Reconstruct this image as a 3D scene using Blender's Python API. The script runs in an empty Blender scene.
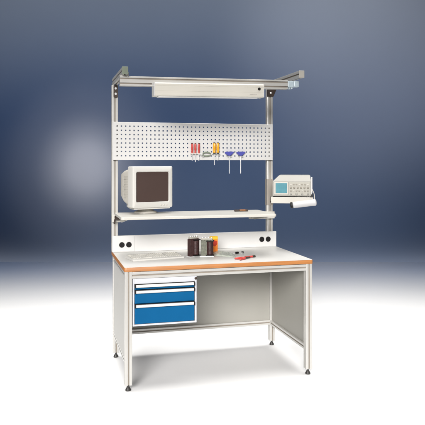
import bpy, bmesh, math, random
from mathutils import Vector, Matrix, noise

random.seed(7)
scene = bpy.context.scene
COL = scene.collection
PI = math.pi

# ------------------------------------------------------------------ materials
def mat(name, color, rough=0.5, metal=0.0, var=0.04, scale=8.0, bump=0.0, bscale=300.0,
        coat=0.0, spec=0.5, stretch=None, rvar=0.06):
    m = bpy.data.materials.new(name)
    m.use_nodes = True
    nt = m.node_tree
    b = nt.nodes['Principled BSDF']
    tc = nt.nodes.new('ShaderNodeTexCoord')
    mp = nt.nodes.new('ShaderNodeMapping')
    nt.links.new(tc.outputs['Object'], mp.inputs['Vector'])
    if stretch:
        mp.inputs['Scale'].default_value = stretch
    nz = nt.nodes.new('ShaderNodeTexNoise')
    nz.inputs['Scale'].default_value = scale
    nz.inputs['Detail'].default_value = 5.0
    nt.links.new(mp.outputs['Vector'], nz.inputs['Vector'])
    rp = nt.nodes.new('ShaderNodeValToRGB')
    rp.color_ramp.elements[0].position = 0.3
    rp.color_ramp.elements[1].position = 0.7
    c = color
    rp.color_ramp.elements[0].color = (c[0]*(1-var), c[1]*(1-var), c[2]*(1-var), 1)
    rp.color_ramp.elements[1].color = (min(1, c[0]*(1+var)), min(1, c[1]*(1+var)), min(1, c[2]*(1+var)), 1)
    nt.links.new(nz.outputs['Fac'], rp.inputs['Fac'])
    nt.links.new(rp.outputs['Color'], b.inputs['Base Color'])
    mr = nt.nodes.new('ShaderNodeMapRange')
    mr.inputs['To Min'].default_value = max(0.02, rough-rvar)
    mr.inputs['To Max'].default_value = min(1, rough+rvar)
    nt.links.new(nz.outputs['Fac'], mr.inputs['Value'])
    nt.links.new(mr.outputs['Result'], b.inputs['Roughness'])
    b.inputs['Metallic'].default_value = metal
    b.inputs['Specular IOR Level'].default_value = spec
    b.inputs['Coat Weight'].default_value = coat
    if bump > 0:
        n2 = nt.nodes.new('ShaderNodeTexNoise')
        n2.inputs['Scale'].default_value = bscale
        n2.inputs['Detail'].default_value = 3.0
        nt.links.new(mp.outputs['Vector'], n2.inputs['Vector'])
        bp = nt.nodes.new('ShaderNodeBump')
        bp.inputs['Strength'].default_value = bump
        bp.inputs['Distance'].default_value = 0.001
        nt.links.new(n2.outputs['Fac'], bp.inputs['Height'])
        nt.links.new(bp.outputs['Normal'], b.inputs['Normal'])
    return m

def film_mat(name, tint, clear=0.6, rough=0.12):
    m = bpy.data.materials.new(name)
    m.use_nodes = True
    nt = m.node_tree
    b = nt.nodes['Principled BSDF']
    out = nt.nodes['Material Output']
    b.inputs['Base Color'].default_value = (*tint, 1)
    b.inputs['Roughness'].default_value = rough
    b.inputs['Specular IOR Level'].default_value = 0.8
    tr = nt.nodes.new('ShaderNodeBsdfTransparent')
    tr.inputs['Color'].default_value = (0.93, 0.95, 0.93, 1)
    tc = nt.nodes.new('ShaderNodeTexCoord')
    nz = nt.nodes.new('ShaderNodeTexNoise')
    nz.inputs['Scale'].default_value = 35
    nt.links.new(tc.outputs['Object'], nz.inputs['Vector'])
    mr = nt.nodes.new('ShaderNodeMapRange')
    mr.inputs['From Min'].default_value = 0.35
    mr.inputs['From Max'].default_value = 0.65
    mr.inputs['To Min'].default_value = 1-clear-0.12
    mr.inputs['To Max'].default_value = 1-clear+0.12
    nt.links.new(nz.outputs['Fac'], mr.inputs['Value'])
    mx = nt.nodes.new('ShaderNodeMixShader')
    nt.links.new(mr.outputs['Result'], mx.inputs['Fac'])
    nt.links.new(tr.outputs['BSDF'], mx.inputs[1])
    nt.links.new(b.outputs['BSDF'], mx.inputs[2])
    nt.links.new(mx.outputs['Shader'], out.inputs['Surface'])
    return m

M = {}
M['floor'] = mat('white_floor', (0.86, 0.86, 0.86), 0.7, var=0.006, scale=1.5, spec=0.2)
M['backdrop'] = mat('navy_backdrop', (0.135, 0.19, 0.305), 0.95, var=0.02, scale=0.6, spec=0.05)
M['alu'] = mat('anodised_aluminium', (0.55, 0.54, 0.515), 0.34, metal=0.35, var=0.03, scale=14, bump=0.08, bscale=160, stretch=(1, 1, 0.08))
M['alu_h'] = mat('anodised_aluminium_rail', (0.55, 0.54, 0.515), 0.34, metal=0.35, var=0.03, scale=14, bump=0.08, bscale=160, stretch=(0.08, 1, 1))
M['cream'] = mat('cream_lacquer', (0.50, 0.485, 0.445), 0.42, var=0.015, bump=0.05, bscale=700)
M['white'] = mat('white_powder_coat', (0.57, 0.565, 0.555), 0.45, var=0.015, bump=0.06, bscale=800)
M['lampcream'] = mat('lamp_lacquer', (0.57, 0.545, 0.485), 0.45, var=0.015, bump=0.05, bscale=700)
M['shell'] = mat('pale_grey_lacquer', (0.50, 0.51, 0.54), 0.42, var=0.015, bump=0.06, bscale=800)
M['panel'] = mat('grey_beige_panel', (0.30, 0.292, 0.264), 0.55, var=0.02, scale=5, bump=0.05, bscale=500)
M['panel_lit'] = mat('lit_grey_panel', (0.46, 0.455, 0.435), 0.55, var=0.02, scale=5, bump=0.05, bscale=500)  # lit copy of the panel, left light put into the colour
M['laminate'] = mat('white_laminate', (0.56, 0.553, 0.53), 0.42, var=0.012, scale=30, bump=0.03, bscale=500)
M['beech'] = mat('orange_beech', (0.36, 0.145, 0.042), 0.45, var=0.16, scale=22, stretch=(0.25, 0.25, 6), coat=0.15)
M['blue'] = mat('blue_lacquer', (0.001, 0.082, 0.212), 0.5, var=0.04, bump=0.05, bscale=700, spec=0.12)
M['black'] = mat('black_plastic', (0.008, 0.007, 0.007), 0.45, var=0.1, spec=0.25)
M['dark'] = mat('dark_bronze_metal', (0.05, 0.035, 0.028), 0.45, metal=0.3, var=0.15, scale=30)
M['taupe'] = mat('taupe_metal', (0.33, 0.30, 0.265), 0.45, metal=0.3, var=0.05)
M['rubber'] = mat('dark_grey_rubber', (0.035, 0.033, 0.031), 0.45, var=0.1)
M['padgrey'] = mat('pale_grey_pad', (0.46, 0.46, 0.47), 0.55, var=0.03)
M['slot'] = mat('brown_slot_shade', (0.27, 0.235, 0.195), 0.5, var=0.06)
M['steel'] = mat('bright_steel', (0.72, 0.72, 0.72), 0.35, metal=0.35, var=0.04, scale=40)
M['crt'] = mat('ivory_plastic', (0.53, 0.52, 0.492), 0.5, var=0.012, bump=0.08, bscale=900)
M['crt_dark'] = mat('aged_ivory_plastic', (0.47, 0.45, 0.405), 0.5, var=0.02, bump=0.08, bscale=900)
M['screen'] = mat('brown_tube_glass', (0.066, 0.045, 0.040), 0.16, var=0.05, scale=4, spec=0.4)
M['key'] = mat('keycap_plastic', (0.525, 0.51, 0.47), 0.55, var=0.02)
M['key2'] = mat('grey_keycap_plastic', (0.49, 0.475, 0.43), 0.55, var=0.02)
M['scope'] = mat('stone_grey_plastic', (0.29, 0.282, 0.255), 0.5, var=0.02, bump=0.08, bscale=900)
M['scope_panel'] = mat('scope_front_panel', (0.36, 0.345, 0.30), 0.5, var=0.03)
M['teal'] = mat('teal_screen', (0.055, 0.22, 0.27), 0.25, var=0.07, scale=20, coat=0.3)
M['teal_line'] = mat('teal_graticule', (0.045, 0.22, 0.27), 0.3, var=0.02)
M['btn'] = mat('taupe_button', (0.24, 0.22, 0.18), 0.5, var=0.1)
M['red'] = mat('red_plastic', (0.48, 0.05, 0.04), 0.4, var=0.08, coat=0.2)
M['pink'] = mat('translucent_pink_plastic', (0.72, 0.36, 0.28), 0.3, var=0.08)
M['amber'] = mat('amber_plastic', (0.72, 0.34, 0.02), 0.25, var=0.15, scale=60, coat=0.3)
M['violet'] = mat('violet_blue_plastic', (0.07, 0.075, 0.34), 0.4, var=0.08, coat=0.2)
M['greengrey'] = mat('grey_green_grip', (0.17, 0.20, 0.15), 0.5, var=0.15)
M['orange'] = mat('orange_card', (0.80, 0.21, 0.015), 0.5, var=0.1, scale=40)
M['yellow'] = mat('yellow_card', (0.74, 0.42, 0.02), 0.5, var=0.08)
M['rust'] = mat('dark_red_print', (0.42, 0.03, 0.008), 0.5, var=0.1)
M['maroon'] = mat('maroon_components', (0.034, 0.012, 0.012), 0.5, var=0.4, scale=60)
M['olive'] = mat('olive_components', (0.11, 0.115, 0.085), 0.5, var=0.4, scale=60)
M['paleblue'] = mat('pale_blue_plastic', (0.42, 0.50, 0.55), 0.3, var=0.1, scale=60)
M['film'] = film_mat('clear_bag_film', (0.5, 0.5, 0.45), 0.84)
M['film2'] = film_mat('hazy_bag_film', (0.62, 0.66, 0.58), 0.45, 0.2)
M['mark'] = mat('grey_print', (0.40, 0.38, 0.34), 0.6, var=0.02)
M['tube'] = mat('opal_diffuser', (0.80, 0.80, 0.78), 0.3, var=0.01)

# ------------------------------------------------------------------ helpers
def new():
    return bmesh.new()

def box(bm, x0, x1, y0, y1, z0, z1, bev=0.0, seg=2, mtx=None):
    r = bmesh.ops.create_cube(bm, size=1.0)
    vs = r['verts']
    for v in vs:
        v.co = Vector(((x0+x1)/2 + v.co.x*(x1-x0), (y0+y1)/2 + v.co.y*(y1-y0), (z0+z1)/2 + v.co.z*(z1-z0)))
    if bev > 0:
        es = list({e for v in vs for e in v.link_edges})
        rb = bmesh.ops.bevel(bm, geom=es, offset=bev, segments=seg, affect='EDGES', profile=0.5)
        vs = list({v for f in rb['faces'] for v in f.verts} | {v for v in vs if v.is_valid})
    if mtx:
        for v in vs:
            v.co = mtx @ v.co
    return vs

def tube(bm, p0, p1, r0, r1=None, seg=20, caps=True):
    r1 = r0 if r1 is None else r1
    p0 = Vector(p0); p1 = Vector(p1)
    d = (p1-p0).normalized()
    a = d.orthogonal().normalized(); b = d.cross(a)
    L0 = []; L1 = []
    for i in range(seg):
        t = 2*PI*i/seg
        o = a*math.cos(t)+b*math.sin(t)
        L0.append(bm.verts.new(p0+o*r0)); L1.append(bm.verts.new(p1+o*r1))
    for i in range(seg):
        j = (i+1) % seg
        bm.faces.new((L0[i], L0[j], L1[j], L1[i]))
    if caps:
        bm.faces.new(L0[::-1]); bm.faces.new(L1)
    return L0+L1

def lathe(bm, base, axis, prof, seg=24):
    """prof: (radius, distance along axis) pairs, closed at both ends"""
    base = Vector(base); d = Vector(axis).normalized()
    a = d.orthogonal().normalized(); b = d.cross(a)
    rings = []
    for r, h in prof:
        rings.append([bm.verts.new(base + d*h + (a*math.cos(2*PI*i/seg)+b*math.sin(2*PI*i/seg))*max(r, 1e-5)) for i in range(seg)])
    for k in range(len(rings)-1):
        for i in range(seg):
            j = (i+1) % seg
            bm.faces.new((rings[k][i], rings[k][j], rings[k+1][j], rings[k+1][i]))
    bm.faces.new(rings[0][::-1]); bm.faces.new(rings[-1])

def prism(bm, pts, lo, hi, mtx=None):
    """pts: polygon in local XY extruded along Z from lo to hi"""
    bm.faces.index_update()
    A = [bm.verts.new((p[0], p[1], lo)) for p in pts]
    B = [bm.verts.new((p[0], p[1], hi)) for p in pts]
    n = len(pts)
    for i in range(n):
        j = (i+1) % n
        bm.faces.new((A[i], A[j], B[j], B[i]))
    bm.faces.new(A[::-1]); bm.faces.new(B)
    bm.faces.index_update()
    if mtx:
        for v in A+B:
            v.co = mtx @ v.co
    return A+B

def axis_mtx(axis, origin):
    """local Z -> axis"""
    o = Vector(origin)
    if axis == 'z':
        m = Matrix.Identity(3)
    elif axis == 'x':
        m = Matrix(((0, 0, 1), (1, 0, 0), (0, 1, 0)))     # local x->Y, local y->Z, local z->X
    else:
        m = Matrix(((1, 0, 0), (0, 0, 1), (0, 1, 0)))     # local x->X, local y->Z, local z->Y
    return Matrix.Translation(o) @ m.to_4x4()

def slotted(bm, axis, origin, w, h, length, slots=(1, 1), sw=0.0095, sd=0.007):
    """slotted aluminium extrusion, centred on origin, running along axis"""
    r = 0.003
    def side(p0, p1, n):
        p0 = Vector(p0); p1 = Vector(p1)
        d = (p1-p0); L = d.length; d.normalize()
        inw = Vector((-d.y, d.x))
        out = [p0 + d*r]
        for k in range(n):
            c = L*(k+0.5)/n
            a = p0+d*(c-sw/2); b = p0+d*(c+sw/2)
            out += [a, a+inw*0.0018 + d*0.0, a+inw*0.0018-d*0.002, a+inw*sd-d*0.002, b+inw*sd+d*0.002, b+inw*0.0018+d*0.002, b+inw*0.0018, b]
        out.append(p1 - d*r)
        return out
    c = [(-w/2, -h/2), (w/2, -h/2), (w/2, h/2), (-w/2, h/2)]
    ns = [slots[0], slots[1], slots[0], slots[1]]
    pts = []
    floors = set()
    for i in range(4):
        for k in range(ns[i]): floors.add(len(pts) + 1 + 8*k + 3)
        pts += side(c[i], c[(i+1) % 4], ns[i])
        # rounded corner
        cc = Vector(c[(i+1) % 4])
        d1 = (Vector(c[(i+1) % 4])-Vector(c[i])).normalized(); d2 = Vector((-d1.y, d1.x))
        ctr = cc - d1*r + d2*r
        pts.append(ctr + (d1-d2).normalized()*r)
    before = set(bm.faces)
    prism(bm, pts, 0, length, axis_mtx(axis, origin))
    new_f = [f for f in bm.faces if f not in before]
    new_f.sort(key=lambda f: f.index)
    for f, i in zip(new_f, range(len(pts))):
        if i in floors: f.material_index = 1      # shade inside the slot, put into a brown slot floor

def rrect(w, h, r, n=5, cx=0, cy=0):
    pts = []
    for k, (sx, sy) in enumerate(((1, -1), (1, 1), (-1, 1), (-1, -1))):
        a0 = -PI/2 + k*PI/2
        for i in range(n+1):
            a = a0 + (PI/2)*i/n
            pts.append((cx+sx*(w/2-r)+r*math.cos(a), cy+sy*(h/2-r)+r*math.sin(a)))
    return pts

def loft(bm, loops, cap0=True, cap1=True):
    """loops: equal-length lists of Vector"""
    R = [[bm.verts.new(p) for p in L] for L in loops]
    n = len(R[0])
    for k in range(len(R)-1):
        for i in range(n):
            j = (i+1) % n
            bm.faces.new((R[k][i], R[k][j], R[k+1][j], R[k+1][i]))
    if cap0: bm.faces.new(R[0][::-1])
    if cap1: bm.faces.new(R[-1])
    return R

def sweep(bm, pts, r, seg=10, closed=False):
    pts = [Vector(p) for p in pts]
    rings = []
    up = Vector((0.13, 0.21, 0.97))
    for i, p in enumerate(pts):
        t = (pts[min(i+1, len(pts)-1)] - pts[max(i-1, 0)]).normalized()
        a = t.cross(up)
        if a.length < 1e-4: a = t.orthogonal()
        a.normalize(); b = t.cross(a)
        rr = r(i/(len(pts)-1)) if callable(r) else r
        rings.append([p + (a*math.cos(2*PI*k/seg)+b*math.sin(2*PI*k/seg))*rr for k in range(seg)])
    loft(bm, rings)

def catmull(pts, n=8):
    pts = [Vector(p) for p in pts]
    P = [pts[0]*2-pts[1]] + pts + [pts[-1]*2-pts[-2]]
    out = []
    for i in range(1, len(P)-2):
        p0, p1, p2, p3 = P[i-1], P[i], P[i+1], P[i+2]
        for k in range(n):
            t = k/n
            out.append(0.5*((2*p1)+(p2-p0)*t+(2*p0-5*p1+4*p2-p3)*t*t+(3*p1-p0-3*p2+p3)*t**3))
    out.append(pts[-1])
    return out

def obj(name, bm, material, parent=None, smooth=False, mtx=None, label=None):
    bmesh.ops.recalc_face_normals(bm, faces=bm.faces)
    if mtx is not None:
        bm.transform(mtx)
    me = bpy.data.meshes.new(name)
    bm.to_mesh(me); bm.free()
    mats = material if isinstance(material, (list, tuple)) else [material]
    for m in mats:
        me.materials.append(m)
    o = bpy.data.objects.new(name, me)
    COL.objects.link(o)
    if smooth:
        for p in me.polygons: p.use_smooth = True
        try:
            me.set_sharp_from_angle(angle=math.radians(38))
        except Exception:
            pass
    if parent is not None:
        o.parent = parent
    if label:
        o['label'] = label
    return o

def thing(name, label, cat, loc=(0, 0, 0), rotz=0.0, group=None):
    o = bpy.data.objects.new(name, None)
    o.empty_display_size = 0.05
    COL.objects.link(o)
    o.location = loc; o.rotation_euler = (0, 0, rotz)
    o['label'] = label; o['category'] = cat
    if group: o['group'] = group
    return o

def structure(o):
    o['kind'] = 'structure'
    return o

def B(name, material, parent, *boxes, bev=0.002, smooth=False, label=None):
    bm = new()
    for b in boxes:
        box(bm, *b, bev=bev)
    return obj(name, bm, material, parent, smooth, label=label)

# ------------------------------------------------------------------ camera and studio frame
YAW = 0.2602
CAM = Vector((-0.5092, -3.9829, 1.4419))
FV = Vector((math.sin(YAW), math.cos(YAW), 0)); RV = Vector((math.cos(YAW), -math.sin(YAW), 0))
def S(r, d, z):
    p = Vector((CAM.x, CAM.y, 0)) + RV*r + FV*d
    p.z = z
    return p

cd = bpy.data.cameras.new('camera'); cam = bpy.data.objects.new('camera', cd); COL.objects.link(cam)
cam.location = CAM; cam.rotation_euler = (PI/2, 0, -YAW)
cd.sensor_width = 36.0; cd.lens = 630.22/425*36; cd.shift_y = -0.1184
cd.clip_start = 0.05; cd.clip_end = 100
scene.camera = cam

# ------------------------------------------------------------------ setting
WALL_D = 11.5
FLOOR_D = 9.1      # floor ends at an added unseen trough, lit to blend floor into backdrop
bm = new()
prism(bm, [tuple(S(r, d, 0).xy) for r, d in ((-11, -4), (11, -4), (11, FLOOR_D), (-11, FLOOR_D))], -0.25, 0)
structure(obj('studio_floor', bm, M['floor']))
bm = new()
bm.faces.new([bm.verts.new(S(r, d, -1.3)) for r, d in ((-13, FLOOR_D-3), (13, FLOOR_D-3), (13, WALL_D+0.3), (-13, WALL_D+0.3))])
structure(obj('added_trough_floor', bm, M['backdrop']))  # unseen pit added below the floor for the foot strip
bm = new()
prism(bm, [tuple(S(r, d, 0).xy) for r, d in ((-13, WALL_D), (13, WALL_D), (13, WALL_D+0.02), (-13, WALL_D+0.02))], -1.295, 8.0)
structure(obj('studio_backdrop', bm, M['backdrop']))

# ------------------------------------------------------------------ workbench
TX0, TX1, TY0, TY1, TZ0, TZ1 = -0.0283, 1.2516, -0.0266, 0.765, 0.753, 0.780
LW = 0.045
LX = (0.0, 1.2233); LY = (0.0, 0.708)
PXL, PXR, PY = -0.0085, 1.2035, 0.7125     # upright centres
wb = thing('workbench', 'tall aluminium workbench with white top, orange wooden edge, uprights and perforated board', 'workbench', (0.6, 0.35, 0))
def W(name, bm, m, smooth=False, parent=None, label=None):
    o = obj(name, bm, m, parent if parent is not None else wb, smooth, label=label)
    if parent is None:
        o.matrix_parent_inverse = Matrix.Translation((-0.6, -0.35, 0))
    return o

bm = new(); prism(bm, rrect(TX1-TX0-0.005, TY1-TY0-0.005, 0.012, 6, (TX0+TX1)/2, (TY0+TY1)/2), TZ0+0.0006, TZ1)
top = W('tabletop', bm, M['laminate'])
bm = new()
o_ = rrect(TX1-TX0, TY1-TY0, 0.0145, 6, (TX0+TX1)/2, (TY0+TY1)/2)
o1 = rrect(TX1-TX0-0.0022, TY1-TY0-0.0022, 0.0134, 6, (TX0+TX1)/2, (TY0+TY1)/2)
i_ = rrect(TX1-TX0-0.0048, TY1-TY0-0.0048, 0.0121, 6, (TX0+TX1)/2, (TY0+TY1)/2)
loft(bm, [[Vector((*p, TZ1-0.0004)) for p in i_], [Vector((*p, TZ1-0.0004)) for p in o1], [Vector((*p, TZ1-0.0018)) for p in o_],
          [Vector((*p, TZ0+0.001)) for p in o_], [Vector((*p, TZ0)) for p in o1], [Vector((*p, TZ0)) for p in i_],
          [Vector((*p, TZ1-0.0004)) for p in i_]], False, False)
bmesh.ops.remove_doubles(bm, verts=bm.verts, dist=1e-5)
W('edge_band', bm, M['beech'], True, top)

for lx in LX:
    for ly in LY:
        bm = new(); slotted(bm, 'z', (lx, ly, 0.038), LW, LW, TZ0-0.001-0.038)
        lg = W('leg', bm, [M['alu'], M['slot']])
        bm = new()
        lathe(bm, (lx, ly, 0), (0, 0, 1), [(0.0165, 0), (0.018, 0.003), (0.0172, 0.009), (0.011, 0.019), (0.009, 0.024), (0.0075, 0.025), (0.0075, 0.0375)])
        W('foot', bm, M['rubber'], True, lg)

RZ = 0.182; RH = 0.036
hw = LW/2
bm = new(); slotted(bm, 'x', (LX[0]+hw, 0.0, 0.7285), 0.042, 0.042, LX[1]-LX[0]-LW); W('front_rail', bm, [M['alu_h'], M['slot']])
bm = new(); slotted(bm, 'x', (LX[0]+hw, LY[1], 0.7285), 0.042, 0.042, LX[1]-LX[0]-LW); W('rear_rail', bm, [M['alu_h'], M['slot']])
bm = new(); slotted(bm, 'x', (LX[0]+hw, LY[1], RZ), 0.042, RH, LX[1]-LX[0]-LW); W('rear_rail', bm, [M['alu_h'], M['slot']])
for lx in LX:
    for z, h in ((0.7285, 0.042), (RZ, RH)):
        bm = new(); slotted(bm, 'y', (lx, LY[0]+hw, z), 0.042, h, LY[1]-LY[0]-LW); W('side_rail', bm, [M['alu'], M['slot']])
    bm = new(); box(bm, (lx-0.0195 if lx < 0.5 else lx-0.004), (lx+0.004 if lx < 0.5 else lx+0.0195), LY[0]+hw-0.0005, LY[1]-hw+0.0005, RZ+RH/2-0.0005, 0.7115, 0)
    W('side_panel', bm, M['panel_lit'] if lx < 0.5 else M['panel'], label='outer side panel with light from the left put into its pale colour' if lx < 0.5 else None)
bm = new(); box(bm, LX[0]+hw-0.004, LX[1]-hw+0.004, LY[1]-0.004, LY[1]+0.004, RZ+RH/2-0.004, 0.7115, 0)
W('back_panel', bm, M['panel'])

# uprights, cantilever arms, brackets
TOPZ = {PXL: 2.012, PXR: 2.032}
for px in (PXL, PXR):
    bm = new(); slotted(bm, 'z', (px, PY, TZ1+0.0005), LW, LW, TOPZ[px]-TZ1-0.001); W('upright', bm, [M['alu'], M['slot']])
    az = TOPZ[px]+0.025
    ax = px + (0.003 if px < 0.5 else 0.022)
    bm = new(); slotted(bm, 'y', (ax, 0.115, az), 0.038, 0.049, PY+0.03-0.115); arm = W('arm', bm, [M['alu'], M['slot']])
    bm = new(); box(bm, ax-0.0198, ax+0.0198, 0.1085, 0.1145, az-0.0255, az+0.0255, 0.002)
    W('end_cap', bm, M['dark'] if False else M['greengrey'] if px < 0.5 else M['mark'], False, arm)
# left hinge plate with bolts
bm = new(); prism(bm, rrect(0.031, 0.092, 0.012, 5, PXL+0.004, 1.962), -0.6885, -0.6815, Matrix(((1, 0, 0, 0), (0, 0, -1, 0), (0, 1, 0, 0), (0, 0, 0, 1))))
bl = W('bracket', bm, M['dark'])
for z in (1.985, 1.945):
    bm = new()
    lathe(bm, (PXL+0.004, 0.6815, z), (0, -1, 0), [(0.0085, 0), (0.0085, 0.003), (0.007, 0.0045), (0.003, 0.0045)])
    W('bolt', bm, M['steel'], True, bl)
# right gusset
bm = new()
prism(bm, [(PXR-0.026, 1.957), (PXR+0.024, 1.957), (PXR+0.052, 2.0255), (PXR-0.026, 2.0255)], -0.689, -0.675, Matrix(((1, 0, 0, 0), (0, 0, -1, 0), (0, 1, 0, 0), (0, 0, 0, 1))))
bl = W('bracket', bm, M['dark'])
bm = new()
lathe(bm, (PXR, 0.675, 1.985), (0, -1, 0), [(0.008, 0), (0.008, 0.003), (0.003, 0.005)])
W('bolt', bm, M['steel'], True, bl)

# cross beam hung below the arms
BY = 0.15
def tilt(bm, x0, k):      # slight rise to the right, as the beam sits in the picture
    for v in bm.verts: v.co.z += (v.co.x-x0)*k
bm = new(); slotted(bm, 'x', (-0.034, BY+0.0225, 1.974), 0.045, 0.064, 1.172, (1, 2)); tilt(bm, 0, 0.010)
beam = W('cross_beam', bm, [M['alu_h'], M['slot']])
bm = new()
box(bm, 1.139, 1.185, BY+0.002, BY+0.05, 1.968, 2.012, 0.004)
box(bm, 1.187, 1.226, BY+0.006, BY+0.046, 1.972, 2.014, 0.005)
box(bm, 1.150, 1.162, BY+0.012, BY+0.034, 1.955, 1.972, 0.003)
box(bm, 1.168, 1.180, BY+0.012, BY+0.034, 1.957, 1.972, 0.003)
W('end_clamp', bm, M['paleblue'], False, beam)
bm = new()
box(bm, -0.036, 0.020, BY-0.002, BY+0.05, 2.0065, 2.0115, 0.001)
box(bm, 0.006, 0.022, BY-0.012, BY+0.028, 2.001, 2.031, 0.003)
W('end_clamp', bm, M['alu'], False, beam)

# perforated board
def pegboard():
    bm = new()
    x0, x1, z0, z1 = -0.026, 1.2165, 1.4575, 1.737
    yf, yb = 0.6640, 0.6658
    nx, nz, p, hs = 39, 8, 0.0311, 0.0100
    sx = (x0+x1)/2 - p*(nx-1)/2; sz = (z0+z1)/2 - p*(nz-1)/2 + 0.001
    xs = [x0+0.002]; zs = [z0+0.002]
    for i in range(nx): xs += [sx+i*p-hs/2, sx+i*p+hs/2]
    for i in range(nz): zs += [sz+i*p-hs/2, sz+i*p+hs/2]
    xs.append(x1-0.002); zs.append(z1-0.002)
    F = [[bm.verts.new((x, yf, z)) for z in zs] for x in xs]
    K = [[bm.verts.new((x, yb, z)) for z in zs] for x in xs]
    for i in range(len(xs)-1):
        for j in range(len(zs)-1):
            if i % 2 == 1 and j % 2 == 1:
                q = [(i, j), (i+1, j), (i+1, j+1), (i, j+1)]
                for a in range(4):
                    (a0, a1), (b0, b1) = q[a], q[(a+1) % 4]
                    bm.faces.new((F[a0][a1], F[b0][b1], K[b0][b1], K[a0][a1]))
            else:
                bm.faces.new((F[i][j], F[i+1][j], F[i+1][j+1], F[i][j+1]))
                bm.faces.new((K[i][j], K[i][j+1], K[i+1][j+1], K[i+1][j]))
    # folded rim
    loop = [(x0+0.002, z0+0.002), (x1-0.002, z0+0.002), (x1-0.002, z1-0.002), (x0+0.002, z1-0.002)]
    out = [(x0, z0), (x1, z0), (x1, z1), (x0, z1)]
    inn = [(x0+0.0018, z0+0.0018), (x1-0.0018, z0+0.0018), (x1-0.0018, z1-0.0018), (x0+0.0018, z1-0.0018)]
    loft(bm, [[Vector((x, yf, z)) for x, z in loop], [Vector((x, yf+0.002, z)) for x, z in out],
              [Vector((x, yf+0.024, z)) for x, z in out], [Vector((x, yf+0.024, z)) for x, z in inn], [Vector((x, yb, z)) for x, z in inn]], False, False)
    return bm
pb = W('perforated_board', pegboard(), M['white'])

# socket duct on the rear of the top
bm = new(); box(bm, -0.0305, 1.2465, 0.6655, 0.6885, TZ1+0.0006, 0.9005, 0.002)
duct = W('socket_duct', bm, M['white'])
for xs_ in ((0.0385, 0.0900), (1.1250, 1.1775)):
    c = sum(xs_)/2
    bm = new(); box(bm, c-0.074 if c > 0.5 else c-0.084, c+0.0665, 0.6625, 0.6660, TZ1+0.006, 0.896, 0.0012)
    W('cover_plate', bm, M['white'], False, duct)
    for x in xs_:
        z = 0.834 if x < 0.5 else 0.841
        bm = new()
        lathe(bm, (x, 0.6632, z), (0, -1, 0), [(0.0205, 0), (0.0205, 0.002), (0.0190, 0.003), (0.0172, 0.003), (0.0165, 0.0008), (0.002, 0.0008)], 28)
        for s in (-1, 1):
            tube(bm, (x+s*0.007, 0.6626, z), (x+s*0.007, 0.6612, z), 0.0022, seg=10)
        W('socket', bm, M['black'], True, duct)

# shelf with clamps
SZ = 1.077
SX0, SX1, SY0, SY1 = -0.022, 1.071, 0.189, 0.605
bm = new()
pl = rrect(SX1-SX0, SY1-SY0, 0.018, 6, (SX0+SX1)/2, (SY0+SY1)/2)
pl2 = rrect(SX1-SX0-0.003, SY1-SY0-0.003, 0.0165, 6, (SX0+SX1)/2, (SY0+SY1)/2)
loft(bm, [[Vector((*p, SZ-0.018)) for p in pl2], [Vector((*p, SZ-0.0165)) for p in pl], [Vector((*p, SZ-0.0015)) for p in pl], [Vector((*p, SZ)) for p in pl2]])
shelf = W('shelf', bm, M['cream'])
for px in (PXL, PXR):
    s = 1 if px < 0.5 else -1
    # bracket arm under the shelf, running forward from the upright
    xb = 0.030 if px < 0.5 else 1.045
    bm = new()
    prism(bm, [(0.30, SZ-0.0185), (0.655, SZ-0.0185), (0.655, SZ-0.072), (0.60, SZ-0.072), (0.30, SZ-0.030)], xb-0.004, xb+0.004,
          Matrix(((0, 0, 1, 0), (1, 0, 0, 0), (0, 1, 0, 0), (0, 0, 0, 1))))
    xa, xc = sorted((px-s*0.026, xb+s*0.02))
    box(bm, xa, xc, 0.655, 0.689, SZ-0.075, SZ-0.020, 0.003)
    br = W('shelf_bracket', bm, M['cream'] if px > 0.5 else M['cream'], False, shelf)
bm = new()
sweep(bm, catmull([(-0.020, 0.640, 0.995), (-0.012, 0.625, 1.030), (0.010, 0.615, 1.046), (0.045, 0.61, 1.030), (0.075, 0.608, 1.026)], 6), lambda t: 0.0085-0.003*abs(2*t-1), 10)
lathe(bm, (0.004, 0.655, 1.040), (0, -1, 0), [(0.021, 0), (0.021, 0.03), (0.015, 0.04), (0.002, 0.04)])
W('clamp_lever', bm, M['dark'], True, shelf)
bm = new()
lathe(bm, (1.150, 0.655, 1.028), (0, -1, 0), [(0.013, 0), (0.013, 0.02), (0.009, 0.026), (0.002, 0.026)])
box(bm, 1.105, 1.165, 0.632, 0.652, 1.030, 1.040, 0.003)
W('clamp_lever', bm, M['dark'], True, shelf)

# ------------------------------------------------------------------ drawer cabinet
cab = thing('drawer_cabinet', 'white drawer cabinet with three blue drawers hung under the bench top', 'drawer cabinet', (0.23, 0.25, 0.407))
def C_(name, bm, m, smooth=False, parent=None):
    o = obj(name, bm, m, parent if parent is not None else cab, smooth)
    if parent is None: o.matrix_parent_inverse = Matrix.Translation((-0.23, -0.25, -0.407))
    return o
CX0, CX1, CZ0, CZ1, CY0, CY1 = 0.0265, 0.4395, 0.407, 0.7065, -0.021, 0.55
OX0, OX1, OZ0, OZ1 = 0.037, 0.4275, 0.418, 0.6735
bm = new()
box(bm, CX0, OX0, CY0, CY1, CZ0, CZ1, 0.0015)
box(bm, OX1, CX1, CY0, CY1, CZ0, CZ1, 0.0015)
box(bm, OX0, OX1, CY0+0.0006, CY1-0.001, CZ0+0.0004, OZ0, 0)
box(bm, OX0, OX1, CY0+0.0006, CY1-0.001, OZ1, CZ1-0.0004, 0)
box(bm, OX0, OX1, CY1-0.012, CY1-0.002, OZ0, OZ1, 0)
C_('shell', bm, M['shell'])
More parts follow.
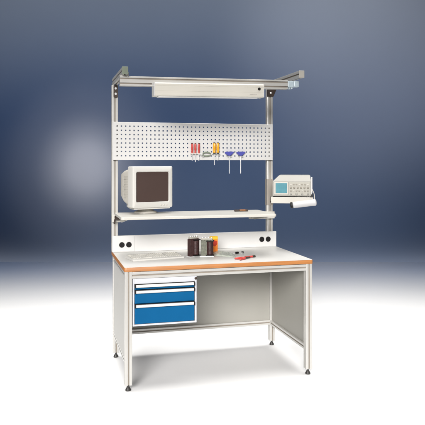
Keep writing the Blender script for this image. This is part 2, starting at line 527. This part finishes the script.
bm = new(); lathe(bm, (0.4335, CY0, 0.692), (0, -1, 0), [(0.0085, 0), (0.0085, 0.003), (0.006, 0.004), (0.002, 0.004)]); C_('lock', bm, M['dark'], True)
for z0, z1 in ((0.638, 0.671), (0.549, 0.634), (0.4205, 0.5445)):
    bm = new()
    box(bm, OX0+0.0025, OX1-0.0025, CY0+0.002, CY0+0.018, z0, z1, 0.0012)
    box(bm, OX0+0.006, OX1-0.006, CY0+0.018, CY1-0.03, z0+0.004, z1-0.012, 0)
    dr = C_('drawer', bm, M['blue'])
    # grip strip along the top edge, with black end caps
    bm = new()
    prof_ = [(CY0+0.002, z1-0.002), (CY0-0.013, z1-0.003), (CY0-0.0165, z1-0.007), (CY0-0.0165, z1-0.0155), (CY0-0.0145, z1-0.0185), (CY0-0.0125, z1-0.0155), (CY0-0.011, z1-0.007), (CY0+0.002, z1-0.005)]
    prism(bm, prof_, OX0+0.009, OX1-0.009, Matrix(((0, 0, 1, 0), (1, 0, 0, 0), (0, 1, 0, 0), (0, 0, 0, 1))))
    C_('handle', bm, M['white'], False, dr)
    bm = new(); box(bm, OX0+0.002, OX1-0.002, CY0-0.0035, CY0+0.0018, z1-0.0215, z1+0.002, 0.0006); C_('handle_gap_shade', bm, M['black'], False, dr)  # black strip standing for the shaded recess gap round the grip
    for xa in (OX0+0.0015, OX1-0.0085):
        bm = new(); box(bm, xa, xa+0.007, CY0-0.018, CY0+0.0015, z1-0.021, z1-0.0005, 0.0015)
        C_('handle_cap', bm, M['black'], False, dr)

# ------------------------------------------------------------------ lamp
lampx0, lampx1 = 0.175, 0.929
lamp = thing('work_lamp', 'long cream lamp housing hung from the cross beam', 'lamp', (0.55, 0.1, 1.87))
def L_(name, bm, m, smooth=False, parent=None):
    tilt(bm, 0.175, 0.014)
    o = obj(name, bm, m, parent if parent is not None else lamp, smooth)
    if parent is None: o.matrix_parent_inverse = Matrix.Translation((-0.55, -0.1, -1.87))
    return o
ly0, ly1 = 0.055, 0.146
z0, z1 = 1.872, 1.960
prof_ = [(ly0+0.004, z0), (ly0, z0+0.006), (ly0, z0+0.030), (ly0+0.0012, z0+0.0315), (ly0, z0+0.033), (ly0, z1-0.024), (ly0+0.0012, z1-0.0225), (ly0, z1-0.021), (ly0, z1-0.008), (ly0+0.006, z1), (ly1, z1), (ly1, z0)]
bm = new(); prism(bm, prof_, lampx0+0.004, lampx1-0.004, Matrix(((0, 0, 1, 0), (1, 0, 0, 0), (0, 1, 0, 0), (0, 0, 0, 1))))
L_('housing', bm, M['lampcream'])
for xa in (lampx0, lampx1-0.004):
    bm = new(); box(bm, xa, xa+0.004, ly0-0.0015, ly1+0.001, z0-0.001, z1+0.0015, 0.0012); L_('end_plate', bm, M['white'])
bm = new(); box(bm, lampx0+0.03, lampx1-0.03, ly0+0.012, ly1-0.012, z0-0.0045, z0-0.0004, 0.001); L_('diffuser', bm, M['tube'])
bm = new(); lathe(bm, (0.892, ly0, 1.927), (0, -1, 0), [(0.0095, 0), (0.0095, 0.006), (0.007, 0.009), (0.002, 0.009)]); L_('switch', bm, M['black'], True)
bm = new()
for k in range(6):
    box(bm, 0.826+k*0.0085, 0.826+k*0.0085+0.006, ly0-0.0008, ly0+0.001, 1.8865, 1.8915, 0)
L_('nameplate', bm, M['mark'])

# ------------------------------------------------------------------ monitor
mon = thing('monitor', 'ivory tube monitor with a dark blank screen on the upper shelf', 'monitor', (0.230, 0.425, SZ+0.0005), 0.28)
# local frame: x right, y back (front face at y=0), z up from the shelf
MW, MH0, MH1 = 0.312, 0.043, 0.336
def ring(y, w, za, zb, r, n=6, cx=0):
    return [Vector((p[0], y, p[1])) for p in rrect(w, zb-za, r, n, cx, (za+zb)/2)]
bm = new()
sw_, sz0, sz1 = 0.256, 0.083, 0.296
loft(bm, [ring(0.010, sw_-0.006, sz0+0.003, sz1-0.003, 0.008), ring(0.004, sw_-0.001, sz0+0.0005, sz1-0.0005, 0.010), ring(-0.001, sw_+0.004, sz0-0.002, sz1+0.002, 0.012), ring(0.0, MW-0.014, MH0+0.006, MH1-0.006, 0.008), ring(0.003, MW-0.004, MH0+0.001, MH1-0.002, 0.009),
          ring(0.010, MW, MH0, MH1, 0.009), ring(0.085, MW-0.004, MH0, MH1-0.002, 0.009),
          ring(0.088, MW-0.012, MH0+0.002, MH1-0.006, 0.009)], True, True)
body = obj('bezel', bm, M['crt'], mon, True)
bm = new()
loft(bm, [ring(0.088, MW-0.030, MH0+0.012, MH1-0.018, 0.02), ring(0.15, MW-0.034, MH0+0.014, MH1-0.022, 0.022), ring(0.22, MW-0.046, MH0+0.03, MH1-0.032, 0.022), ring(0.30, MW-0.075, MH0+0.062, MH1-0.05, 0.022), ring(0.325, MW-0.10, MH0+0.075, MH1-0.065, 0.02)])
rear = obj('rear_housing', bm, M['crt_dark'], mon, True)
bm = new()
for k in range(9):
    z = 0.115+k*0.018
    box(bm, -MW/2+0.0155, -MW/2+0.0185, 0.11, 0.20, z, z+0.005, 0)
obj('vent_slots', bm, M['mark'], rear)
bm = new()
N = 14
G = [[bm.verts.new((-sw_/2+0.001+(sw_-0.002)*i/N, 0.0085-0.0055*(1-(2*i/N-1)**2)*(1-0.6*(2*j/N-1)**2), sz0+0.001+(sz1-sz0-0.002)*j/N)) for j in range(N+1)] for i in range(N+1)]
for i in range(N):
    for j in range(N):
        bm.faces.new((G[i][j], G[i+1][j], G[i+1][j+1], G[i][j+1]))
obj('screen', bm, M['screen'], mon, True)
bm = new()
loft(bm, [ring(0.012, MW-0.03, MH0-0.010, MH0+0.001, 0.004), ring(0.10, MW-0.05, MH0-0.012, MH0+0.001, 0.004), ring(0.22, MW-0.10, MH0-0.004, MH0+0.03, 0.004)])
obj('chin', bm, M['crt'], mon, True)
for k in range(3):
    bm = new(); lathe(bm, (0.062+k*0.022, -0.0005, 0.060), (0, -1, 0), [(0.006, 0), (0.006, 0.002), (0.004, 0.003), (0.001, 0.003)]); obj('button', bm, M['crt_dark'], body, True)
bm = new()
def disc(z, w, d, cy):
    return [Vector((w/2*math.cos(2*PI*i/32), cy+d/2*math.sin(2*PI*i/32), z)) for i in range(32)]
loft(bm, [disc(0, 0.165, 0.165, 0.125), disc(0.006, 0.165, 0.165, 0.125), disc(0.012, 0.145, 0.15, 0.125), disc(0.016, 0.11, 0.11, 0.125), disc(0.034, 0.12, 0.12, 0.125)])
obj('stand', bm, M['crt_dark'], mon, True)

# ------------------------------------------------------------------ keyboard
kbx, kby, ka = 0.058, 0.205, 0.185
kb = thing('keyboard', 'flat cream computer keyboard lying on the bench top below the monitor', 'keyboard', (kbx, kby, TZ1+0.0005), ka)
KW, KD = 0.372, 0.165
bm = new()
prism(bm, [(0, 0.0), (0, 0.009), (0.02, 0.014), (KD-0.008, 0.022), (KD, 0.020), (KD, 0.0)], 0, KW, Matrix(((0, 0, 1, 0), (1, 0, 0, 0), (0, 1, 0, 0), (0, 0, 0, 1))))
bmesh.ops.bevel(bm, geom=list(bm.edges), offset=0.0015, segments=2, affect='EDGES')
kbm = bm
def keyset(bm, sel):
    old = set(bm.faces)
    rows = 6
    for r in range(rows):
        y = 0.024 + r*0.0205 + (0.008 if r == 5 else 0)
        z = 0.0150 + 0.008*(y-0.02)/(KD-0.028)
        x = 0.010
        k = 0
        while x < KW-0.014:
            wd = 0.0155
            if r == 0 and k == 3: wd = 0.085
            elif k in (0,) or (r in (1, 2) and k == 12): wd = 0.024
            if x < 0.262 and x+wd > 0.258: wd = max(0.006, 0.258-x)
            grey = (k == 0 or x > 0.25 or r == 5 and (k//4) % 2 == 0 or wd == 0.024)
            if x+wd <= KW-0.008 and grey == sel:
                vs = box(bm, x, x+wd-0.002, y, y+0.0165, z-0.002, z+0.0024, 0)
                for v in vs:
                    if v.co.z > z:
                        v.co.x += (x+wd/2-0.001-v.co.x)*0.16; v.co.y += (y+0.008-v.co.y)*0.16
            x += wd
            k += 1
            if 0.255 < x < 0.264: x = 0.268
    for f in bm.faces:
        if f not in old: f.material_index = 2 if sel else 1
keyset(kbm, False); keyset(kbm, True)
obj('case', kbm, [M['crt'], M['key'], M['key2']], kb)

# ------------------------------------------------------------------ oscilloscope on swivel tray
SA = 0.40
ORI = Vector((1.135, 0.45, 1.188))
SW, SH, SD = 0.288, 0.156, 0.27
sc = thing('oscilloscope', 'stone grey oscilloscope with a small teal screen on the swivel tray', 'oscilloscope', ORI, -SA)
# local: x right along front, y back, z up
zc = 0.109
bm = new()
A = [bm.verts.new(p) for p in ((0, 0, 0), (SW, 0, 0), (SW, SD, 0), (0, SD, 0))]
Bv = [bm.verts.new(p) for p in ((0, 0, zc), (SW-0.004, 0, zc), (SW-0.004, SD, zc), (0, SD, zc))]
Cv = [bm.verts.new(p) for p in ((0.048, 0.045, SH), (SW-0.010, 0.045, SH), (SW-0.010, SD, SH), (0.048, SD, SH))]
for P, Q in ((A, Bv), (Bv, Cv)):
    for i in range(4):
        j = (i+1) % 4
        bm.faces.new((P[i], P[j], Q[j], Q[i]))
bm.faces.new(A[::-1]); bm.faces.new(Cv)
bmesh.ops.bevel(bm, geom=list(bm.edges), offset=0.003, segments=2, affect='EDGES')
obj('case', bm, M['scope'], sc)
bm = new(); box(bm, 0.012, 0.116, -0.004, 0.002, 0.012, 0.106, 0.0025); obj('screen_bezel', bm, M['crt_dark'], sc)
bm = new(); box(bm, 0.023, 0.107, -0.0065, -0.0035, 0.024, 0.098, 0.002)
scr = obj('screen', bm, M['teal'], sc)
bm = new()
for k in range(1, 10): box(bm, 0.023+k*0.0084-0.0004, 0.023+k*0.0084+0.0004, -0.0072, -0.006, 0.026, 0.096, 0)
for k in range(1, 8): box(bm, 0.025, 0.105, -0.0070, -0.006, 0.024+k*0.00925-0.0004, 0.024+k*0.00925+0.0004, 0)
obj('graticule', bm, M['teal_line'], scr)
bm = new(); box(bm, 0.122, SW-0.012, -0.0028, 0.002, 0.008, 0.104, 0.001); fp = obj('front_panel', bm, M['scope_panel'], sc)
for r, (z, n) in enumerate(((0.088, 7), (0.064, 6), (0.040, 7), (0.018, 4))):
    for k in range(n):
        x = 0.136 + k*(0.125/(n-1))
        bm = new()
        if r in (1,) or (r == 3):
            lathe(bm, (x, -0.0028, z), (0, -1, 0), [(0.0075, 0), (0.0075, 0.006), (0.0055, 0.010), (0.001, 0.010)], 16)
            obj('knob', bm, M['btn'] if r == 1 else M['scope'], fp, True)
        else:
            box(bm, x-0.006, x+0.006, -0.0075, -0.0024, z-0.004, z+0.004, 0.001)
            obj('button', bm, M['btn'] if (k+r) % 3 else M['crt_dark'], fp)
bm = new(); box(bm, SW-0.0035, SW+0.006, -0.006, 0.03, 0.004, SH-0.012, 0.003); obj('side_trim', bm, M['white'], sc)

tray = thing('swivel_tray', 'cream swivel tray clamped to the right upright, carrying the oscilloscope', 'tray', ORI, -SA)
bm = new()
box(bm, -0.010, SW+0.010, -0.012, SD, -0.0115, -0.0075, 0.001)
box(bm, -0.010, SW+0.010, -0.0145, -0.0115, -0.052, -0.0045, 0.001)
box(bm, -0.0125, -0.0095, -0.0145, SD, -0.036, -0.0045, 0.0008)
box(bm, SW+0.0095, SW+0.0125, -0.0145, SD, -0.036, -0.0045, 0.0008)
obj('tray_plate', bm, M['crt_dark'], tray)
for x in (0.012, SW-0.016):
    for y in (0.02, SD-0.02):
        bm = new(); lathe(bm, (x, y, -0.0074), (0, 0, 1), [(0.010, 0), (0.008, 0.0072)], 16)
        obj('rubber_pad', bm, M['black'], tray, True)
bm = new()
prism(bm, [(SW-0.012, -0.004), (SW+0.014, -0.004), (SW+0.012, 0.012), (SW+0.004, 0.026)], -0.022, -0.0148, Matrix(((1, 0, 0, 0), (0, 0, 1, 0), (0, 1, 0, 0), (0, 0, 0, 1))))
obj('corner_stop', bm, M['black'], tray)
# padded handle hanging in front of the lip, with a black end cap
h0 = Vector((0.150, -0.046, -0.062)); h1 = Vector((0.318, -0.046, -0.040))
d = (h1-h0).normalized()
bm = new()
lathe(bm, h0, d, [(0.004, 0), (0.018, 0.001), (0.0225, 0.006), (0.0235, 0.03), (0.0235, 0.140), (0.025, 0.160), (0.0235, 0.168), (0.015, 0.174), (0.002, 0.175)], 24)
hd = obj('handle', bm, M['padgrey'], tray, True)
bm = new(); lathe(bm, h0-d*0.018, d, [(0.016, 0), (0.0225, 0.003), (0.0235, 0.008), (0.0235, 0.017), (0.021, 0.0182)], 24); obj('end_cap', bm, M['black'], hd, True)
bm = new()
sweep(bm, [(0.19, -0.014, -0.04), (0.19, -0.030, -0.048), (0.19, -0.046, -0.056)], 0.006)
obj('handle_bracket', bm, M['dark'], tray, True)
bm = new()
sweep(bm, [(0.29, -0.014, -0.03), (0.29, -0.030, -0.036), (0.29, -0.046, -0.044)], 0.006)
obj('handle_bracket', bm, M['dark'], tray, True)
bm = new()
sweep(bm, catmull([(SW+0.004, 0.0, 0.055), (SW+0.018, -0.004, 0.02), (SW+0.022, -0.02, -0.02), (SW+0.016, -0.04, -0.04)], 6), 0.003, 8)
obj('cable', bm, M['crt_dark'], tray, True)
# clamp collar round the right upright
Rm = Matrix.Rotation(SA, 4, 'Z') @ Matrix.Translation(-ORI)
bm = new()
for (xa, xb, ya, yb) in ((PXR-0.0252, PXR-0.0228, PY-0.0252, PY+0.0252), (PXR+0.0228, PXR+0.0252, PY-0.0252, PY+0.0252), (PXR-0.0228, PXR+0.0228, PY-0.0252, PY-0.0228), (PXR-0.0228, PXR+0.0228, PY+0.0228, PY+0.0252)):
    box(bm, xa, xb, ya, yb, 1.105, 1.31, 0.0008)
obj('clamp_collar', bm, M['taupe'], tray, mtx=Rm)
bm = new()
tube(bm, (PXR+0.012, PY-0.045, 1.125), (PXR+0.012, PY-0.045, 1.172), 0.017)
box(bm, PXR-0.004, PXR+0.030, PY-0.045, PY-0.0285, 1.128, 1.170, 0.002)
box(bm, PXR-0.005, PXR+0.085, PY-0.20, PY-0.035, 1.152, 1.172, 0.003)
obj('swivel_arm', bm, M['dark'], tray, mtx=Rm)

# ------------------------------------------------------------------ tools on the perforated board
YB = 0.6630
def T_holder(x0, x1, z):
    bm = new(); box(bm, x0, x1, YB-0.026, YB+0.0005, z-0.0018, z+0.0018, 0.0005)
    box(bm, x0, x1, YB-0.001, YB+0.0009, z-0.014, z+0.0018, 0.0003)
    W('tool_holder', bm, M['white'], False, pb)

def screwdriver(x, ztop, hlen, slen, r, handle, collar, label, group):
    y = YB-0.014
    zb = ztop-hlen
    t = thing('screwdriver', label, 'screwdriver', (x, y, zb-slen), 0, group)
    bm = new()
    prof_ = [(r*0.5, 0), (r*0.85, 0.003), (r*0.95, 0.010), (r*0.75, 0.018), (r, 0.028), (r, hlen-0.010), (r*0.85, hlen-0.003), (r*0.4, hlen)]
    lathe(bm, (0, 0, slen), (0, 0, 1), prof_, 12)
    obj('handle', bm, handle, t, True)
    bm = new(); lathe(bm, (0, 0, slen-0.004), (0, 0, 1), [(r*0.7, 0), (r*0.9, 0.002), (r*0.9, 0.008), (r*0.6, 0.010)], 12); obj('collar', bm, collar, t, True)
    bm = new(); lathe(bm, (0, 0, slen+hlen-0.001), (0, 0, 1), [(r*0.8, 0), (r*0.75, 0.004), (r*0.3, 0.006)], 12); obj('end_cap', bm, M['dark'], t, True)
    bm = new(); tube(bm, (0, 0, 0.008), (0, 0, slen+0.01), 0.0027, seg=10); box(bm, -0.003, 0.003, -0.0006, 0.0006, 0, 0.009, 0); obj('blade', bm, M['steel'], t, True)
red_l = ['red screwdriver hanging leftmost on the perforated board', 'middle one of three red screwdrivers on the perforated board', 'red screwdriver hanging directly above the green pliers']
for k, x in enumerate((0.5655, 0.590, 0.617)):
    screwdriver(x, 1.583, 0.074, 0.055 + 0.012*(k == 1), 0.0082, M['red'], M['pink'], red_l[k], 'red screwdrivers on the perforated board')
T_holder(0.553, 0.630, 1.5055)
screwdriver(0.7385, 1.588, 0.078, 0.090, 0.0112, M['amber'], M['black'], 'amber screwdriver with longer blade, beside the green pliers', 'amber screwdrivers on the perforated board')
screwdriver(0.7665, 1.588, 0.078, 0.055, 0.0112, M['amber'], M['black'], 'amber screwdriver with shorter blade, nearer the blue keys', 'amber screwdrivers on the perforated board')
T_holder(0.722, 0.783, 1.5035)

for k, (x, lab) in enumerate(((0.857, 'blue winged hex key next to the amber screwdrivers'), (0.949, 'blue winged hex key hanging rightmost on the perforated board'))):
    t = thing('hex_key', lab, 'hex key', (x, YB-0.014, 1.355), 0, 'blue winged hex keys on the perforated board')
    bm = new()
    pts = [(-0.030, 0.1660), (-0.038, 0.1615), (-0.034, 0.154), (-0.018, 0.143), (-0.007, 0.136), (0.007, 0.136), (0.022, 0.146), (0.038, 0.1635), (0.036, 0.1675), (0.0, 0.1685)]
    prism(bm, pts, -0.008, 0.008, Matrix(((1, 0, 0, 0), (0, 0, 1, 0), (0, 1, 0, 0), (0, 0, 0, 1))))
    bmesh.ops.bevel(bm, geom=list(bm.edges), offset=0.003, segments=2, affect='EDGES')
    obj('handle', bm, M['violet'], t, True)
    bm = new(); tube(bm, (0, 0, 0), (0, 0, 0.14), 0.0028, seg=8); obj('shaft', bm, M['steel'], t, True)
    T_holder(x-0.016, x+0.016, 1.487)

t = thing('pliers', 'grey green handled pliers hanging on the perforated board below the red screwdrivers', 'pliers', (0.655, YB-0.012, 1.503))
bm = new()
sweep(bm, catmull([(-0.012, 0, 0.002), (0.010, -0.002, 0.013), (0.035, -0.002, 0.012), (0.056, -0.002, 0.004)], 6), lambda u: 0.0045+0.0012*math.sin(u*PI), 10)
obj('handle', bm, M['greengrey'], t, True)
bm = new()
sweep(bm, catmull([(-0.012, 0, -0.002), (0.008, -0.002, -0.013), (0.032, -0.002, -0.013), (0.054, -0.002, -0.008)], 6), lambda u: 0.0045+0.0012*math.sin(u*PI), 10)
obj('handle', bm, M['greengrey'], t, True)
bm = new(); prism(bm, [(-0.008, -0.008), (-0.008, 0.008), (-0.022, 0.011), (-0.046, 0.003), (-0.046, -0.003), (-0.022, -0.011)], -0.004, 0.004, Matrix(((1, 0, 0, 0), (0, 0, 1, 0), (0, 1, 0, 0), (0, 0, 0, 1))))
lathe(bm, (-0.015, -0.004, 0), (0, -1, 0), [(0.006, 0), (0.005, 0.002), (0.001, 0.002)], 14)
obj('jaw', bm, M['steel'], t)
T_holder(0.640, 0.655, 1.4865)

# ------------------------------------------------------------------ things on the bench top
YZ = Matrix(((1, 0, 0, 0), (0, 0, 1, 0), (0, 1, 0, 0), (0, 0, 0, 1)))
def wound_part(label, x, y, rot, w, h, core_mat, coil_mat, coil_x, nlam):
    """upright wound component: laminated core plates, coil with cheeks, terminal strip with lugs"""
    t = thing('electrical_component', label, 'component', (x, y, TZ1+0.0006), rot, 'electrical components on the bench top')
    bm = new()
    for k in range(nlam):
        xa = -w/2 + k*(w/nlam)
        box(bm, xa+0.0004, xa+w/nlam-0.0004, -0.019+0.001*(k % 2), 0.019-0.001*(k % 2), 0.006, h*0.84+0.002*(k % 3), 0.0004, 1)
    box(bm, -w/2+0.001, w/2-0.001, -0.0165, 0.0165, 0.008, h*0.82, 0)
    obj('core', bm, core_mat, t)
    bm = new()
    prof_ = [(0.0185, 0)]
    n = 16
    for k in range(n):
        z = 0.004 + k*(h*0.66)/n
        prof_ += [(0.0225, z), (0.0240, z+h*0.66/n*0.5), (0.0225, z+h*0.66/n*0.95)]
    prof_ += [(0.0185, h*0.66+0.006)]
    lathe(bm, (coil_x, -0.012, h*0.09), (0, 0, 1), prof_, 24)
    coil = obj('coil', bm, coil_mat, t, True)
    for zc_ in (h*0.065, h*0.09+h*0.66+0.006):
        bm = new(); box(bm, coil_x-0.027, coil_x+0.027, -0.039, 0.016, zc_, zc_+0.005, 0.0012); obj('cheek', bm, M['black'], coil)
    bm = new(); box(bm, -w/2-0.006, w/2+0.006, -0.022, 0.022, 0, 0.0058, 0.001); obj('base_plate', bm, M['steel'], t)
    bm = new(); box(bm, -w/2+0.004, w/2-0.004, -0.014, 0.014, h*0.86, h*0.95, 0.002); ts = obj('terminal_strip', bm, M['scope_panel'], t)
    for k in range(4):
        bm = new(); lathe(bm, (-w/2+0.012+k*(w-0.024)/3, 0, h*0.95-0.0005), (0, 0, 1), [(0.0035, 0), (0.0035, h*0.03), (0.0022, h*0.045), (0.0005, h*0.05)], 10); obj('lug', bm, M['steel'], ts, True)
    return t
wound_part('dark electrical component with maroon coil standing nearest the keyboard', 0.497, 0.315, 0.38, 0.076, 0.148, M['maroon'], M['maroon'], 0.010, 11)
wound_part('olive grey electrical component with maroon coil standing before the orange packet', 0.592, 0.305, -0.30, 0.086, 0.136, M['olive'], M['maroon'], 0.022, 12)

t = thing('packet', 'small orange and yellow packet standing behind the dark electrical components', 'packet', (0.680, 0.45, TZ1+0.0005), 0.05)
bm = new(); box(bm, -0.029, 0.029, -0.009, 0.009, 0, 0.098, 0.003); obj('box', bm, M['orange'], t)
bm = new(); box(bm, -0.0295, 0.0295, -0.0095, 0.0095, 0.098, 0.122, 0.003); obj('lid', bm, M['yellow'], t)
bm = new(); prism(bm, [(-0.014, 0.058), (0.008, 0.048), (0.022, 0.062), (0.024, 0.088), (0.0, 0.094), (-0.016, 0.082)], -0.0098, -0.0089, Matrix(((1, 0, 0, 0), (0, 0, 1, 0), (0, 1, 0, 0), (0, 0, 0, 1)))); obj('print', bm, M['rust'], t)

# flat hazy bag lying right of the pouches
bm = new()
N = 26
quad = [(0.650, 0.318), (0.772, 0.190), (0.812, 0.385), (0.672, 0.52)]
G = []
for i in range(N+1):
    row = []
    for j in range(N+1):
        a, b_ = i/N, j/N
        p = Vector(quad[0])*(1-a)*(1-b_) + Vector(quad[1])*a*(1-b_) + Vector(quad[2])*a*b_ + Vector(quad[3])*(1-a)*b_
        e = (1-(2*a-1)**2)*(1-(2*b_-1)**2)
        z = TZ1+0.001 + e**0.5*0.020*(1-0.5*a) + 0.010*max(0, noise.noise(Vector((p.x*45, p.y*45, 2.2))))*min(1, e*5)
        row.append(bm.verts.new((p.x, p.y, z)))
    G.append(row)
for i in range(N):
    for j in range(N):
        bm.faces.new((G[i][j], G[i+1][j], G[i+1][j+1], G[i][j+1]))
o = obj('plastic_bag', bm, M['film2'], None, True)
o['label'] = 'flat hazy empty plastic bag lying between the dark electrical components and red pliers'; o['category'] = 'bag'

# two small black connectors with a pale lead
for (x, y, rz, l, lab) in ((0.832, 0.372, 0.5, 0.030, 'larger black plug of two lying behind the red pliers'), (0.880, 0.388, 1.1, 0.018, 'smaller black plug of two lying behind the red pliers')):
    t = thing('plug', lab, 'plug', (x, y, TZ1+0.0005), rz, 'black plugs on the bench top')
    bm = new(); box(bm, -l/2, l/2, -0.0075, 0.0075, 0, 0.014, 0.003); obj('body', bm, M['black'], t, True)
    bm = new(); tube(bm, (l/2-0.001, 0, 0.007), (l/2+0.010, 0, 0.007), 0.004, seg=10); obj('tip', bm, M['steel'], t, True)
    bm = new()
    sweep(bm, catmull([(-l/2, 0, 0.007), (-l/2-0.02, 0.004, 0.0035), (-l/2-0.045, -0.012, 0.003), (-l/2-0.06, -0.004, 0.003)], 6), 0.0022, 8); obj('lead', bm, M['white'], t, True)

# red pliers
t = thing('pliers', 'red handled pliers lying on the bench top near its front edge', 'pliers', (0.812, 0.118, TZ1+0.0005), 0.42)
bm = new()
sweep(bm, catmull([(0.0, 0.004, 0.0085), (-0.020, 0.014, 0.0085), (-0.048, 0.012, 0.0085), (-0.075, 0.020, 0.0085)], 6), lambda u: 0.006+0.0018*math.sin(u*PI), 10); obj('handle', bm, M['red'], t, True)
bm = new()
sweep(bm, catmull([(0.0, -0.004, 0.0085), (-0.020, -0.016, 0.0085), (-0.044, -0.018, 0.0085), (-0.070, -0.030, 0.0085)], 6), lambda u: 0.006+0.0018*math.sin(u*PI), 10); obj('handle', bm, M['red'], t, True)
bm = new()
prism(bm, [(-0.004, -0.010), (0.012, -0.011), (0.046, -0.003), (0.046, 0.003), (0.012, 0.011), (-0.004, 0.010)], 0.004, 0.013)
lathe(bm, (0.006, 0, 0.013), (0, 0, 1), [(0.006, 0), (0.005, 0.002), (0.001, 0.002)], 14); obj('jaw', bm, M['dark'], t)
# red marker pen beside them
t = thing('marker_pen', 'red marker pen with dark cap lying beside the red pliers', 'pen', (0.868, 0.165, TZ1+0.0005), 0.30)
bm = new(); lathe(bm, (-0.050, 0, 0.0075), (1, 0, 0), [(0.004, 0), (0.007, 0.003), (0.007, 0.065), (0.006, 0.066)], 16); obj('barrel', bm, M['red'], t, True)
bm = new(); lathe(bm, (0.0162, 0, 0.0075), (1, 0, 0), [(0.0074, 0), (0.0074, 0.020), (0.005, 0.024), (0.001, 0.024)], 16); obj('cap', bm, M['dark'], t, True)

# cutter knife on the shelf
t = thing('cutter', 'dark brown cutter knife with pale blade lying on the upper shelf', 'cutter', (0.895, 0.470, SZ+0.0005), -0.10)
bm = new()
box(bm, -0.052, -0.012, -0.009, 0.009, 0, 0.014, 0.004)
box(bm, -0.014, 0.052, -0.0105, 0.0105, 0, 0.006, 0.002)
box(bm, 0.034, 0.052, -0.0105, 0.0105, 0.004, 0.015, 0.004)
obj('grip', bm, M['dark'], t)
bm = new(); box(bm, -0.012, 0.034, -0.008, 0.008, 0.006, 0.014, 0.003); obj('slider', bm, M['beech'], t)

# ------------------------------------------------------------------ lights
def area(name, loc, target, sx, sy, power, color=(1, 1, 1), spread=180):
    l = bpy.data.lights.new(name, 'AREA'); l.shape = 'RECTANGLE'; l.size = sx; l.size_y = sy
    l.energy = power; l.color = color; l.spread = math.radians(spread)
    o = bpy.data.objects.new(name, l); COL.objects.link(o)
    o.location = loc
    o.rotation_euler = (Vector(target)-Vector(loc)).to_track_quat('-Z', 'Y').to_euler()
    return o
def spot(name, loc, target, power, angle, blend=1.0, color=(1, 1, 1), radius=0.2):
    l = bpy.data.lights.new(name, 'SPOT'); l.energy = power; l.color = color
    l.spot_size = math.radians(angle); l.spot_blend = blend; l.shadow_soft_size = radius
    o = bpy.data.objects.new(name, l); COL.objects.link(o)
    o.location = loc
    o.rotation_euler = (Vector(target)-Vector(loc)).to_track_quat('-Z', 'Y').to_euler()
    return o

# overhead softbox: long across the picture so the floor stays white to both sides
o = area('overhead_softbox', S(0, 4.75, 4.6), S(0, 4.75, 0), 9.0, 3.4, 168, (1, 0.985, 0.96), 72)
o.rotation_euler = (0, 0, -YAW)
# front key, high and left of the camera
area('key_softbox', S(-0.75, -0.8, 2.7), S(-0.2, 4.1, 1.05), 3.8, 2.2, 39, (1, 0.975, 0.95), 34)
area('fill_softbox', S(-0.6, -0.3, 2.3), S(0.2, 4.1, 0.15), 3.2, 2.0, 13, (1, 0.975, 0.96), 40)
# backdrop lights, thrown level at the wall from behind the bench, plus unseen added strips
area('backdrop_blue_wash', S(0, 5.6, 3.4), S(0, WALL_D, 2.4), 11, 0.5, 54, (0.48, 0.595, 0.80), 72)
spot('backdrop_spot_left', S(-2.28, 5.5, 3.5), S(-2.28, WALL_D, 1.36), 1300, 11.0, 1.0, (1.0, 0.70, 0.45), 0.15)
spot('backdrop_spot_left', S(-2.28, 5.5, 3.5), S(-2.28, WALL_D, 1.38), 1500, 18.0, 1.0, (1.0, 0.70, 0.45), 0.2)
spot('backdrop_halo_left', S(-2.28, 5.5, 3.5), S(-2.28, WALL_D, 1.42), 700, 32, 1.0, (1.0, 0.70, 0.45), 0.2)
spot('backdrop_spot_right', S(2.9, 5.0, 4.6), S(2.9, WALL_D, 3.6), 1300, 52, 1.0, (1.0, 0.74, 0.50))
area('added_foot_strip', S(0, WALL_D-0.30, -0.49), S(0, WALL_D, -0.45), 24, 0.06, 30, (1.0, 0.80, 0.62), 150)  # hidden lamp added to bring the wall foot up to the floor's tone
area('added_floor_blue', S(0, 8.1, 5.2), S(0, 8.3, 0), 14, 0.4, 11, (0.12, 0.38, 1.0), 46)  # unseen lamp added to tint the far floor blue
area('backdrop_top_strip', S(-0.9, 6.2, 3.9), S(-1.2, WALL_D, 5.0), 9, 0.4, 70, (1.0, 0.80, 0.58), 58)

w = bpy.data.worlds.new('World'); scene.world = w; w.use_nodes = True
w.node_tree.nodes['Background'].inputs['Color'].default_value = (0.5, 0.55, 0.65, 1)
w.node_tree.nodes['Background'].inputs['Strength'].default_value = 0.018

vs_ = scene.view_settings
vs_.view_transform = 'Standard'; vs_.look = 'None'; vs_.gamma = 1.0; vs_.exposure = 0.0
scene.cycles.max_bounces = 8
